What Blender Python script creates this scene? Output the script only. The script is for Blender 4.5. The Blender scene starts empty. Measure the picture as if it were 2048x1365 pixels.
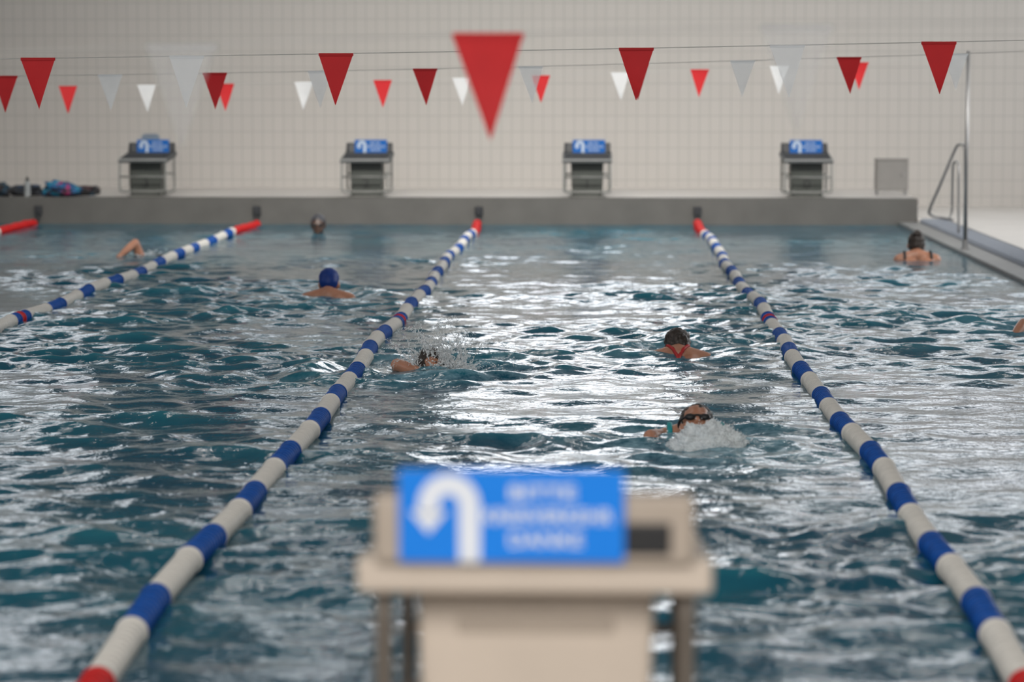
import bpy, bmesh, math, random
import numpy as np
from mathutils import Vector, Matrix, Euler, noise as mnoise

random.seed(5)
scene = bpy.context.scene
scene.view_settings.view_transform = 'Standard'
coll = scene.collection
FPX = 5303.0
CAM = Vector((0, -5.2, 1.6))
ROT = Euler((math.radians(90 - 5.55), 0, math.radians(1.79)), 'XYZ').to_matrix()

def P(px, py, d):
    v = ROT @ Vector(((px - 1024) / FPX, -(py - 682.5) / FPX, -1))
    return CAM + v * (d / v.y)

# ------------------------------------------------------------------ materials
def mat(name, col, rough=0.5, metal=0.0, var=0.0, vscale=8.0, emit=None, estr=0, bump=0.0, bscale=40, **kw):
    m = bpy.data.materials.new(name); m.use_nodes = True
    nt = m.node_tree; b = nt.nodes['Principled BSDF']
    b.inputs['Base Color'].default_value = (*col, 1)
    b.inputs['Roughness'].default_value = rough
    b.inputs['Metallic'].default_value = metal
    tc = nt.nodes.new('ShaderNodeTexCoord')
    if var > 0:
        n = nt.nodes.new('ShaderNodeTexNoise'); n.inputs['Scale'].default_value = vscale
        n.inputs['Detail'].default_value = 4
        nt.links.new(tc.outputs['Object'], n.inputs['Vector'])
        r = nt.nodes.new('ShaderNodeValToRGB')
        r.color_ramp.elements[0].position = 0.3; r.color_ramp.elements[1].position = 0.7
        r.color_ramp.elements[0].color = (*[c * (1 - var) for c in col], 1)
        r.color_ramp.elements[1].color = (*[min(1, c * (1 + var)) for c in col], 1)
        nt.links.new(n.outputs['Fac'], r.inputs['Fac'])
        nt.links.new(r.outputs['Color'], b.inputs['Base Color'])
    if bump > 0:
        n2 = nt.nodes.new('ShaderNodeTexNoise'); n2.inputs['Scale'].default_value = bscale
        nt.links.new(tc.outputs['Object'], n2.inputs['Vector'])
        bp = nt.nodes.new('ShaderNodeBump'); bp.inputs['Strength'].default_value = bump
        bp.inputs['Distance'].default_value = 0.01
        nt.links.new(n2.outputs['Fac'], bp.inputs['Height'])
        nt.links.new(bp.outputs['Normal'], b.inputs['Normal'])
    if emit:
        b.inputs['Emission Color'].default_value = (*emit, 1)
        b.inputs['Emission Strength'].default_value = estr
    for k, v in kw.items():
        b.inputs[k.replace('_', ' ')].default_value = v
    return m

M = {}
M['concrete'] = mat('grey_concrete', (0.105, 0.10, 0.092), 0.7, var=0.12, vscale=3, bump=0.2)
M['lip'] = mat('grey_pool_edge', (0.22, 0.22, 0.215), 0.5, var=0.1, vscale=5)
M['deck'] = mat('pale_deck_tile', (0.64, 0.61, 0.575), 0.45, var=0.05, vscale=2)
M['grate'] = mat('blue_grey_gutter', (0.26, 0.285, 0.33), 0.5, var=0.1, vscale=30)
M['pool'] = mat('pool_tile', (0.25, 0.5, 0.6), 0.4, var=0.1)
M['white_plastic'] = mat('white_plastic', (0.68, 0.65, 0.60), 0.5, var=0.06, vscale=20)
M['blue_plastic'] = mat('blue_plastic', (0.003, 0.075, 0.35), 0.5, var=0.2, vscale=20, Specular_IOR_Level=0.15)
M['red_plastic'] = mat('red_plastic', (0.55, 0.010, 0.010), 0.5, var=0.1, vscale=20, Specular_IOR_Level=0.2)
M['steel'] = mat('brushed_steel', (0.30, 0.295, 0.29), 0.4, 0.8, var=0.05)
M['greypaint'] = mat('light_grey_tube', (0.22, 0.22, 0.205), 0.45, 0.2, var=0.05)
M['dark_panel'] = mat('dark_grey_panel', (0.044, 0.049, 0.041), 0.5, var=0.1)
M['charcoal'] = mat('charcoal_board', (0.020, 0.022, 0.026), 0.5, var=0.1)
M['slab'] = mat('grey_slab', (0.07, 0.075, 0.075), 0.6, var=0.08, bump=0.4, bscale=300)
M['pale_edge'] = mat('pale_edge_strip', (0.32, 0.32, 0.305), 0.5, var=0.05)
M['cream'] = mat('cream_plastic', (0.49, 0.415, 0.345), 0.55, var=0.05, vscale=5)
M['cream_dark'] = mat('beige_metal', (0.36, 0.30, 0.245), 0.5, var=0.06)
M['brown_tube'] = mat('brown_grey_tube', (0.12, 0.10, 0.082), 0.5, 0.2, var=0.05)
M['black'] = mat('black_plastic', (0.008, 0.008, 0.009), 0.5, var=0.1)
M['sign_blue'] = mat('sign_blue', (0.010, 0.19, 0.68), 0.5, var=0.03, Specular_IOR_Level=0.2)
M['sign_blue_dimmed'] = mat('sign_blue_dimmed', (0.010, 0.11, 0.39), 0.6, var=0.06, Specular_IOR_Level=0.15)  # sign blue darkened in its colour to tone down the light on far signs
M['sign_white'] = mat('sign_white', (0.66, 0.69, 0.75), 0.5, var=0.02)
M['sign_pale'] = mat('sign_pale_lettering', (0.42, 0.50, 0.60), 0.6, var=0.02)
M['cord'] = mat('cord_grey', (0.45, 0.44, 0.42), 0.7, var=0.05)
M['cabinet'] = mat('cabinet_grey', (0.20, 0.19, 0.178), 0.6, 0.0, var=0.05)
M['foam_board'] = mat('grey_blue_foam', (0.16, 0.20, 0.25), 0.7, var=0.08)

def cloth(name, col, tr, sheer=0.0, froth=0.0):
    m = mat(name, col, 0.7, var=0.06, vscale=10)
    nt = m.node_tree; b = nt.nodes['Principled BSDF']; out = nt.nodes['Material Output']
    t = nt.nodes.new('ShaderNodeBsdfTranslucent'); t.inputs['Color'].default_value = (*col, 1)
    mx = nt.nodes.new('ShaderNodeMixShader'); mx.inputs[0].default_value = tr
    nt.links.new(b.outputs[0], mx.inputs[1]); nt.links.new(t.outputs[0], mx.inputs[2])
    last = mx
    if sheer > 0:
        tp = nt.nodes.new('ShaderNodeBsdfTransparent'); m2 = nt.nodes.new('ShaderNodeMixShader'); m2.inputs[0].default_value = sheer
        nt.links.new(mx.outputs[0], m2.inputs[1]); nt.links.new(tp.outputs[0], m2.inputs[2]); last = m2
        if froth > 0:
            b.inputs['Roughness'].default_value = 0.3
            tc = nt.nodes.new('ShaderNodeTexCoord'); n = nt.nodes.new('ShaderNodeTexNoise')
            n.inputs['Scale'].default_value = froth; n.inputs['Detail'].default_value = 6; n.inputs['Roughness'].default_value = 0.75
            nt.links.new(tc.outputs['Object'], n.inputs['Vector'])
            r = nt.nodes.new('ShaderNodeMapRange'); r.inputs['From Min'].default_value = 0.48; r.inputs['From Max'].default_value = 0.70
            r.inputs['To Min'].default_value = 0.0; r.inputs['To Max'].default_value = sheer
            nt.links.new(n.outputs['Fac'], r.inputs['Value']); nt.links.new(r.outputs[0], m2.inputs[0])
    nt.links.new(last.outputs[0], out.inputs['Surface'])
    return m
M['flag_red'] = cloth('red_pennant_cloth', (0.66, 0.022, 0.026), 0.35)
M['flag_white'] = cloth('sheer_white_pennant_cloth', (0.95, 0.96, 0.97), 0.35, 0.35)
M['flag_sheer'] = cloth('very_sheer_white_pennant_cloth', (0.66, 0.67, 0.69), 0.35, 0.76)
M['splash'] = cloth('white_water_froth', (0.90, 0.95, 0.98), 0.25, 0.6, 22)
M['drop'] = cloth('water_droplets', (0.96, 0.98, 0.99), 0.35)

def skin(name, col):
    m = mat(name, col, 0.35, var=0.12, vscale=14)
    m.node_tree.nodes['Principled BSDF'].inputs['Subsurface Weight'].default_value = 0.1
    return m
M['skin'] = skin('fair_skin', (0.45, 0.21, 0.13))
M['skin_dark'] = skin('brown_skin', (0.09, 0.05, 0.035))
M['hair'] = mat('dark_brown_hair', (0.026, 0.016, 0.011), 0.45, var=0.4, vscale=60, bump=0.6, bscale=80)
M['cap_blue'] = mat('navy_swim_cap', (0.005, 0.035, 0.21), 0.45, var=0.1, Specular_IOR_Level=0.3)
M['cap_black'] = mat('black_swim_cap', (0.022, 0.020, 0.015), 0.4, var=0.3, bump=0.4, bscale=50)
M['cap_grey'] = mat('grey_swim_cap', (0.06, 0.06, 0.07), 0.4, var=0.2)
M['suit_black'] = mat('black_swimsuit', (0.012, 0.012, 0.015), 0.5, var=0.1)
M['suit_red'] = mat('red_swimsuit', (0.42, 0.015, 0.015), 0.5, var=0.1)
M['suit_teal'] = mat('teal_swimsuit', (0.01, 0.28, 0.30), 0.5, var=0.1)

def tile_mat():
    m = mat('cream_wall_tile', (0.6, 0.56, 0.5), 0.6)
    nt = m.node_tree; b = nt.nodes['Principled BSDF']
    tc = nt.nodes.new('ShaderNodeTexCoord'); sp = nt.nodes.new('ShaderNodeSeparateXYZ')
    cb = nt.nodes.new('ShaderNodeCombineXYZ')
    nt.links.new(tc.outputs['Object'], sp.inputs[0])
    nt.links.new(sp.outputs['X'], cb.inputs['X']); nt.links.new(sp.outputs['Z'], cb.inputs['Y'])
    br = nt.nodes.new('ShaderNodeTexBrick'); br.offset = 0
    br.inputs['Scale'].default_value = 1
    br.inputs['Brick Width'].default_value = 0.13
    br.inputs['Row Height'].default_value = 0.20
    br.inputs['Mortar Size'].default_value = 0.006
    br.inputs['Mortar Smooth'].default_value = 0.3
    br.inputs['Color1'].default_value = (0.455, 0.43, 0.40, 1)
    br.inputs['Color2'].default_value = (0.465, 0.44, 0.41, 1)
    br.inputs['Mortar'].default_value = (0.35, 0.33, 0.31, 1)
    nt.links.new(cb.outputs[0], br.inputs['Vector'])
    nt.links.new(br.outputs['Color'], b.inputs['Base Color'])
    return m
M['tile'] = tile_mat()
M['side_wall'] = mat('side_wall_paint', (0.30, 0.295, 0.28), 0.7, var=0.05, vscale=1)
M['ceil'] = mat('ceiling_grey', (0.16, 0.17, 0.18), 0.8, var=0.1, vscale=1)
M['reflection_panel'] = mat('dark_reflection_panel', (0.13, 0.145, 0.155), 0.8, var=0.1, vscale=2)  # for the added panel that the water mirrors as dark
M['pane'] = mat('daylight_pane', (0.8, 0.85, 0.9), 0.3, emit=(0.93, 0.96, 1.0), estr=4.6)
M['pane_dim'] = mat('daylight_pane_shaded', (0.8, 0.85, 0.9), 0.3, emit=(0.93, 0.96, 1.0), estr=2.1)
M['frame'] = mat('window_frame', (0.12, 0.12, 0.12), 0.5, var=0.05)
M['lamp'] = mat('lamp_diffuser', (0.9, 0.9, 0.9), 0.5, emit=(1.0, 0.975, 0.94), estr=20)

# ------------------------------------------------------------------ mesh helpers
def add(name, me, m=None, parent=None, loc=(0, 0, 0), smooth=False, **props):
    o = bpy.data.objects.new(name, me); coll.objects.link(o); o.location = loc
    if m is not None and me is not None and len(me.materials) == 0: me.materials.append(M[m] if isinstance(m, str) else m)
    if parent: o.parent = parent
    if smooth:
        for p in me.polygons: p.use_smooth = True
    for k, v in props.items(): o[k] = v
    return o

def empty(name, loc, label, category, rz=0, **props):
    o = bpy.data.objects.new(name, None); coll.objects.link(o); o.location = loc
    o.empty_display_size = 0.1; o.rotation_euler = (0, 0, rz)
    o['label'] = label; o['category'] = category
    for k, v in props.items(): o[k] = v
    return o

def bm_box(bm, lo, hi, bevel=0.0, seg=2, mtx=None):
    r = bmesh.ops.create_cube(bm, size=1)
    vs = r['verts']
    c = [(lo[i] + hi[i]) / 2 for i in range(3)]; s = [hi[i] - lo[i] for i in range(3)]
    for v in vs: v.co = Vector((c[0] + v.co.x * s[0], c[1] + v.co.y * s[1], c[2] + v.co.z * s[2]))
    if mtx:
        for v in vs: v.co = mtx @ v.co
    if bevel > 0:
        es = list({e for v in vs for e in v.link_edges})
        bmesh.ops.bevel(bm, geom=es, offset=bevel, segments=seg, affect='EDGES', profile=0.5)

def bm_mesh(bm, name):
    me = bpy.data.meshes.new(name); bm.normal_update(); bm.to_mesh(me); bm.free(); return me

def box_mesh(name, lo, hi, bevel=0.0, seg=2, mtx=None):
    bm = bmesh.new(); bm_box(bm, lo, hi, bevel, seg, mtx); return bm_mesh(bm, name)

def catmull(pts, n=6):
    pts = [Vector(p) for p in pts]
    if len(pts) < 3: return pts
    out = []
    ext = [2 * pts[0] - pts[1]] + pts + [2 * pts[-1] - pts[-2]]
    for i in range(1, len(ext) - 2):
        p0, p1, p2, p3 = ext[i - 1:i + 3]
        for k in range(n):
            t = k / n
            out.append(0.5 * ((2 * p1) + (p2 - p0) * t + (2 * p0 - 5 * p1 + 4 * p2 - p3) * t * t + (3 * p1 - p0 - 3 * p2 + p3) * t ** 3))
    out.append(pts[-1]); return out

def bm_tube(bm, pts, r, seg=10):
    pts = [Vector(p) for p in pts]
    rings = []; up = None
    for i, p in enumerate(pts):
        t = (pts[min(i + 1, len(pts) - 1)] - pts[max(i - 1, 0)]).normalized()
        if up is None:
            up = Vector((0, 0, 1)) if abs(t.z) < 0.9 else Vector((1, 0, 0))
        a = (up - t * up.dot(t)).normalized(); b = t.cross(a); up = a
        rr = r[i] if isinstance(r, (list, tuple)) else r
        rings.append([bm.verts.new(p + (a * math.cos(2 * math.pi * k / seg) + b * math.sin(2 * math.pi * k / seg)) * rr) for k in range(seg)])
    for i in range(len(rings) - 1):
        for k in range(seg):
            bm.faces.new((rings[i][k], rings[i][(k + 1) % seg], rings[i + 1][(k + 1) % seg], rings[i + 1][k]))
    bm.faces.new(list(reversed(rings[0]))); bm.faces.new(rings[-1])

def tube_mesh(name, pts, r, seg=10):
    bm = bmesh.new(); bm_tube(bm, pts, r, seg)
    bmesh.ops.recalc_face_normals(bm, faces=bm.faces)
    return bm_mesh(bm, name)

# ------------------------------------------------------------------ room shell
XL, XR = -12.0, 9.0
YB, YN = 28.0, -9.0
ZC = 7.0
add('wall_back', box_mesh('wall_back', (XL, YB, -0.2), (XR, YB + 0.3, ZC)), 'tile', kind='structure')
add('wall_left', box_mesh('wall_left', (XL - 0.3, YN, -0.2), (XL, YB + 0.3, ZC)), 'side_wall', kind='structure')
add('wall_right', box_mesh('wall_right', (XR, YN, -0.2), (XR + 0.3, YB + 0.3, ZC)), 'side_wall', kind='structure')
add('ceiling', box_mesh('ceiling', (XL - 0.3, YN, ZC), (XR + 0.3, YB + 0.3, ZC + 0.3)), 'ceil', kind='structure')
add('added_dark_panel', box_mesh('added_dark_panel', (XL, YB - 0.04, 3.0), (XR, YB, ZC)), 'reflection_panel', kind='structure')  # added unseen dark panel, darkens the reflections in the near water

PL, PR = -8.84, 3.44
bm = bmesh.new()
bm_box(bm, (PR + 0.52, YN, -0.15), (XR, YB, 0.08))
bm_box(bm, (XL, YN, -0.15), (PL - 0.35, YB, 0.08))
bm_box(bm, (3.665, 25.0, -0.15), (PR + 0.52, YB, 0.08))
add('floor', bm_mesh(bm, 'floor'), 'deck', kind='structure')
bm = bmesh.new(); bm_box(bm, (PL - 0.35, 25.0, -1.9), (3.66, 25.28, 0.30), 0.008)
add('wall_pool_far', bm_mesh(bm, 'wpf'), 'concrete', kind='structure')
bm = bmesh.new(); bm_box(bm, (PL - 0.35, 25.28, -0.15), (3.66, YB, 0.298))
add('floor_raised_far', bm_mesh(bm, 'frf'), 'deck', kind='structure')
bm = bmesh.new(); bm_box(bm, (PL - 0.35, -0.28, -1.9), (PR + 0.52, 0, 0.30), 0.008)
add('wall_pool_near', bm_mesh(bm, 'wpn'), 'concrete', kind='structure')
bm = bmesh.new(); bm_box(bm, (PL - 0.35, YN, -0.15), (PR + 0.52, -0.28, 0.298))
add('floor_raised_near', bm_mesh(bm, 'frn'), 'deck', kind='structure')
add('wall_pool_right', box_mesh('wpr', (PR, 0, -1.9), (PR + 0.24, 25.0, 0.035), 0.01), 'lip', kind='structure')
add('wall_pool_left', box_mesh('wpl', (PL - 0.35, 0, -1.9), (PL, 25.0, 0.035), 0.01), 'lip', kind='structure')
add('floor_pool', box_mesh('fp', (PL, 0, -2.0), (PR, 25.0, -1.9)), 'pool', kind='structure')
bm = bmesh.new()
bm_box(bm, (PR + 0.24, 0, -0.15), (PR + 0.52, 25.0, 0.05))
y = 0.05
while y < 24.97:
    bm_box(bm, (PR + 0.25, y, 0.05), (PR + 0.51, y + 0.03, 0.075)); y += 0.08
add('trim_1', bm_mesh(bm, 'gutter'), 'grate', kind='structure')

def window(idx, plane, a0, a1, z0, z1, nm=3, pane='pane'):
    bmf = bmesh.new(); bmp = bmesh.new()
    def bx(bm, a, b, c, d, t0, t1):
        if plane == 'back': bm_box(bm, (a, YB - 0.04 - t1, c), (b, YB - 0.04 - t0, d))
        elif plane == 'left': bm_box(bm, (XL + t0, a, c), (XL + t1, b, d))
        else: bm_box(bm, (XR - t1, a, c), (XR - t0, b, d))
    bx(bmp, a0, a1, z0, z1, 0.0, 0.02)
    w = 0.12
    bx(bmf, a0 - w, a1 + w, z0 - w, z0, 0, 0.07); bx(bmf, a0 - w, a1 + w, z1, z1 + w, 0, 0.07)
    for i in range(nm + 1):
        c = a0 + (a1 - a0) * i / nm
        bx(bmf, c - w / 2, c + w / 2, z0, z1, 0, 0.07)
    f = add('window_%d' % idx, bm_mesh(bmf, 'wf'), 'frame', kind='structure')
    add('window_pane', bm_mesh(bmp, 'wp'), pane, parent=f)
window(1, 'back', -1.9, 1.2, 3.15, 5.4, 4)
window(2, 'back', 2.1, 6.2, 3.15, 5.2, 5, 'pane_dim')
window(3, 'back', -9.2, -6.4, 3.6, 6.2, 3, 'pane_dim')
window(4, 'right', 12, 26, 1.2, 5.8, 7, 'pane_dim')
window(5, 'left', 2, 14, 3.6, 5.8, 6, 'pane_dim')
window(6, 'back', -4.6, -3.0, 4.2, 5.6, 2, 'pane_dim')

lamp_me = box_mesh('lampd', (-0.75, -0.12, -0.03), (0.75, 0.12, 0.0), 0.01)
house_me = box_mesh('lamph', (-0.8, -0.16, 0.0), (0.8, 0.16, 0.07), 0.01)
for yy in (4, 10, 16, 22):
    for xx in (-7.5, -2.6, 2.4):
        e = empty('ceiling_lamp', (xx, yy, ZC - 0.07), 'long white ceiling luminaire above the pool', 'lamp', group='ceiling luminaires')
        add('lamp_housing', house_me, 'frame', e); add('lamp_diffuser', lamp_me, 'lamp', e)

def area(loc, target, sx, sy, energy, col, spread=180):
    l = bpy.data.lights.new('area', 'AREA'); l.shape = 'RECTANGLE'; l.size = sx; l.size_y = sy
    l.energy = energy; l.color = col; l.spread = math.radians(spread)
    o = bpy.data.objects.new('area_light', l); coll.objects.link(o); o.location = loc
    o.rotation_euler = (Vector(target) - Vector(loc)).to_track_quat('-Z', 'Y').to_euler()
    return o
area((8.6, 19, 3.4), (0, 19, 1.0), 13, 4, 200, (1, 0.98, 0.96))  # daylight from the right-hand windows
area((-1.0, 14, 6.7), (-1.0, 28, -1.3), 10, 1.5, 330, (1, 0.965, 0.915), 62)  # added lamp, not daylight: brightens the lower part of the back wall
area((-1.0, -8, 5.0), (-1, 7, 0.0), 9, 3, 520, (1, 0.965, 0.92), 140)  # added fill lamp behind the camera, lifts faces turned towards it

w = bpy.data.worlds.new('World'); scene.world = w; w.use_nodes = True
w.node_tree.nodes['Background'].inputs[0].default_value = (0.75, 0.82, 0.9, 1)
w.node_tree.nodes['Background'].inputs[1].default_value = 0.35

# ------------------------------------------------------------------ water
SW = [(-5.15, 19.4, 0.7, 0.5), (-2.35, 14.7, 0.9, 0.6), (-0.90, 9.55, 0.6, 1.1),
      (0.52, 10.5, 0.5, 0.6), (0.56, 6.4, 0.65, 1.2), (3.0, 19.2, 0.5, 0.3), (2.9, 12.1, 0.5, 0.5), (-3.0, 23.2, 0.3, 0.2)]
def make_water():
    rng = np.random.default_rng(23)
    dx = 0.02; nx, ny = 640, 1280
    kx = 2 * np.pi * np.fft.fftfreq(nx, dx)[None, :]; ky = 2 * np.pi * np.fft.fftfreq(ny, dx)[:, None]
    K = np.sqrt(kx ** 2 + ky ** 2); K[0, 0] = 1
    A = K ** -2.0 / (1 + np.exp(-(K - 7.5) / 1.5)) * np.exp(-(K / 65) ** 2)
    A *= 0.45 + 0.55 * np.abs(ky / K)
    A[0, 0] = 0
    F = np.fft.fft2(rng.standard_normal((ny, nx))) * A
    H = np.real(np.fft.ifft2(F))
    sy = np.real(np.fft.ifft2(1j * ky * F)); s = 0.088 / sy.std()
    H *= s
    DX = np.real(np.fft.ifft2(1j * kx / K * F)) * s; DY = np.real(np.fft.ifft2(1j * ky / K * F)) * s
    B = np.exp(-(K / 2.2) ** 2); B[0, 0] = 0
    pt = np.real(np.fft.ifft2(np.fft.fft2(rng.standard_normal((ny, nx))) * B)); pt /= pt.std()
    nX = int(round((PR - PL) / dx)) + 1; nY = 1251
    xs = np.linspace(PL, PR, nX); ys = np.linspace(0, 25, nY)
    X, Y = np.meshgrid(xs, ys)
    H = H[:nY, :nX]; DX = DX[:nY, :nX]; DY = DY[:nY, :nX]; pt = pt[:nY, :nX]
    amp = np.interp(Y, [0, 10, 17, 25], [1.05, 1.0, 0.78, 0.55]) * np.clip(1 + 0.42 * pt, 0.25, 1.9)
    edge = np.clip(np.minimum.reduce([X - PL, PR - X, Y, 25 - Y]) / 0.15, 0, 1)
    foam = np.zeros_like(X)
    for (x, y, r, st) in SW:
        R = np.sqrt((X - x) ** 2 + (Y - y) ** 2)
        amp = amp * (1 + 0.5 * st * np.exp(-(R / (r * 1.3)) ** 2))
        foam += st * np.exp(-((X - x) / r) ** 2 - ((Y - y) / (r * 1.2)) ** 2)
        H = H + 0.008 * st * np.cos(R * 17) * np.exp(-((R - r) / (0.6)) ** 2)
    amp *= edge
    Z = H * amp
    X2 = X + DX * amp * 0.6; Y2 = Y + DY * amp * 0.6
    co = np.stack([X2, Y2, Z], -1).reshape(-1, 3).astype(np.float32)
    idx = np.arange(nX * nY).reshape(nY, nX)
    q = np.stack([idx[:-1, :-1], idx[:-1, 1:], idx[1:, 1:], idx[1:, :-1]], -1).reshape(-1).astype(np.int32)
    me = bpy.data.meshes.new('pool_water')
    nf = (nX - 1) * (nY - 1)
    me.vertices.add(nX * nY); me.vertices.foreach_set('co', co.ravel())
    me.loops.add(nf * 4); me.loops.foreach_set('vertex_index', q)
    me.polygons.add(nf); me.polygons.foreach_set('loop_start', np.arange(0, nf * 4, 4, dtype=np.int32))
    me.polygons.foreach_set('use_smooth', np.ones(nf, dtype=bool))
    me.update(calc_edges=True)
    at = me.attributes.new('foam', 'FLOAT', 'POINT'); at.data.foreach_set('value', foam.reshape(-1).astype(np.float32))
    at = me.attributes.new('hgt', 'FLOAT', 'POINT'); at.data.foreach_set('value', Z.reshape(-1).astype(np.float32))
    return me

def water_mat():
    m = bpy.data.materials.new('pool_water_surface'); m.use_nodes = True
    nt = m.node_tree; b = nt.nodes['Principled BSDF']
    N = nt.nodes.new; L = nt.links.new
    b.inputs['Roughness'].default_value = 0.10
    b.inputs['IOR'].default_value = 1.33
    tc = N('ShaderNodeTexCoord')
    n1 = N('ShaderNodeTexNoise'); n1.inputs['Scale'].default_value = 0.9; n1.inputs['Detail'].default_value = 5
    L(tc.outputs['Object'], n1.inputs['Vector'])
    r = N('ShaderNodeValToRGB')
    r.color_ramp.elements[0].position = 0.35; r.color_ramp.elements[0].color = (0.010, 0.078, 0.130, 1)
    r.color_ramp.elements[1].position = 0.68; r.color_ramp.elements[1].color = (0.020, 0.145, 0.200, 1)
    L(n1.outputs['Fac'], r.inputs['Fac'])
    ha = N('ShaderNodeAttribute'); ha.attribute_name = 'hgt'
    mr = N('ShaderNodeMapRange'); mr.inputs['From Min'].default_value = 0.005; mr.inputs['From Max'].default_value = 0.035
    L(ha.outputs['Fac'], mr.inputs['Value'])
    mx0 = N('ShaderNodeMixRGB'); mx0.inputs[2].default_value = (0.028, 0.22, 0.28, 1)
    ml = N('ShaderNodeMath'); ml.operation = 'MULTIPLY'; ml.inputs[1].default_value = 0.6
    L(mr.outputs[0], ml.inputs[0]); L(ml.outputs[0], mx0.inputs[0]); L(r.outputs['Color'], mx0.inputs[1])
    fa = N('ShaderNodeAttribute'); fa.attribute_name = 'foam'
    n3 = N('ShaderNodeTexNoise'); n3.inputs['Scale'].default_value = 9; n3.inputs['Detail'].default_value = 6; n3.inputs['Roughness'].default_value = 0.7
    L(tc.outputs['Object'], n3.inputs['Vector'])
    r3 = N('ShaderNodeValToRGB'); r3.color_ramp.elements[0].position = 0.40; r3.color_ramp.elements[1].position = 0.68
    L(n3.outputs['Fac'], r3.inputs['Fac'])
    mm = N('ShaderNodeMath'); mm.operation = 'MULTIPLY'; mm.use_clamp = True
    L(fa.outputs['Fac'], mm.inputs[0]); L(r3.outputs['Color'], mm.inputs[1])
    mx = N('ShaderNodeMixRGB'); mx.inputs[2].default_value = (0.34, 0.56, 0.66, 1)
    L(mm.outputs[0], mx.inputs[0]); L(mx0.outputs[0], mx.inputs[1])
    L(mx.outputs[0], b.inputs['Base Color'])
    n2 = N('ShaderNodeTexNoise'); n2.inputs['Scale'].default_value = 20; n2.inputs['Detail'].default_value = 3
    n2.inputs['Distortion'].default_value = 0.6
    L(tc.outputs['Object'], n2.inputs['Vector'])
    bp = N('ShaderNodeBump'); bp.inputs['Strength'].default_value = 0.35; bp.inputs['Distance'].default_value = 0.009
    L(n2.outputs['Fac'], bp.inputs['Height']); L(bp.outputs['Normal'], b.inputs['Normal'])
    return m
M['water'] = water_mat()
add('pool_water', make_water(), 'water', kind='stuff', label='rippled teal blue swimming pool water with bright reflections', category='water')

# ------------------------------------------------------------------ lane ropes
def float_mesh(name, L, r=0.046, n=28):
    prof = []
    k = max(2, int(round(L / 0.05)))
    prof.append((0.0, 0.012)); prof.append((0.0, r + 0.003)); prof.append((0.008, r + 0.003)); prof.append((0.012, r - 0.013))
    for i in range(k):
        a = 0.015 + (L - 0.03) * i / k; s = (L - 0.03) / k
        prof += [(a + s * 0.08, r - 0.016), (a + s * 0.28, r - 0.002), (a + s * 0.50, r), (a + s * 0.72, r - 0.002), (a + s * 0.92, r - 0.016)]
    prof += [(L - 0.012, r - 0.013), (L - 0.008, r + 0.003), (L - 0.001, r + 0.003), (L - 0.001, 0.012)]
    bm = bmesh.new(); rings = []
    for (y, rr) in prof:
        rings.append([bm.verts.new((rr * math.cos(2 * math.pi * j / n), y, rr * math.sin(2 * math.pi * j / n))) for j in range(n)])
    for a, b in zip(rings[:-1], rings[1:]):
        for j in range(n): bm.faces.new((a[j], b[j], b[(j + 1) % n], a[(j + 1) % n]))
    bm.faces.new(rings[0]); bm.faces.new(list(reversed(rings[-1])))
    bmesh.ops.recalc_face_normals(bm, faces=bm.faces)
    return bm_mesh(bm, name)
WL, BL = 0.625, 0.48
FM = {}
for nm, L_, m_ in (('white_float', WL, 'white_plastic'), ('blue_float', BL, 'blue_plastic'), ('red_float', 0.5, 'red_plastic'),
                   ('centre_blue', 0.165, 'blue_plastic'), ('centre_red', 0.12, 'red_plastic'), ('white_short', 0.24, 'white_plastic'), ('red_short', 0.46, 'red_plastic')):
    FM[nm] = (float_mesh(nm, L_ - 0.008), L_, m_)
    FM[nm][0].materials.append(M[m_])
segs = [('centre_red', 12.44)]
base = ['centre_blue']
for i in range(9): base += ['white_float', 'blue_float']
p = 0.06
for nm in base + ['white_float'] + ['red_float'] * 3:
    L_ = FM[nm][1]; segs.append((nm, 12.5 - p - L_)); p += L_
p = 0.06
for nm in base + ['white_short'] + ['red_short'] * 4:
    L_ = FM[nm][1]; segs.append((nm, 12.5 + p)); p += L_
def rope(x, vis_y=0.0):
    ph = x * 3.1; rg = random.Random(int(x * 100))
    def c(y): return Vector((0.018 * math.sin(y * 0.8 + ph) + 0.010 * math.sin(y * 2.3 + ph * 2), y, 0.018 + 0.010 * math.sin(y * 1.7 + ph)))
    e = empty('lane_rope', (x, 0, 0), 'blue and white float lane rope with red ends', 'lane rope', group='pool lane ropes')
    for nm, y in segs:
        if y + 0.6 < vis_y: continue
        me, L_, m_ = FM[nm]
        kind = m_.replace('plastic', 'float')
        o = add(kind, me, None, e)
        a = c(y) + Vector((rg.uniform(-0.004, 0.004), 0, rg.uniform(-0.005, 0.005))); b = c(y + L_); d = (b - a).normalized()
        o.location = a
        o.rotation_euler = Vector((0, 1, 0)).rotation_difference(d).to_euler()
    add('cable', tube_mesh('cable', [c(max(0.0, vis_y)) * 1.0] + [c(t) for t in np.linspace(max(0.3, vis_y + .3), 24.7, 60)] + [Vector((0, 24.97, 0.06))], 0.006, 8), 'steel', e)
    bm = bmesh.new()
    bm_box(bm, (-0.045, 24.955, 0.10), (0.045, 24.998, 0.21), 0.012)
    bm_tube(bm, catmull([(-0.02, 24.95, 0.19), (-0.025, 24.93, 0.10), (0, 24.93, 0.04), (0.025, 24.93, 0.10), (0.02, 24.95, 0.19)], 4), 0.008, 8)
    add('wall_anchor', bm_mesh(bm, 'anchor'), 'charcoal', e)
for x, vy in ((-6.37, 14), (-3.86, 8), (-1.32, 0), (1.165, 0)):
    rope(x, vy)

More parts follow.
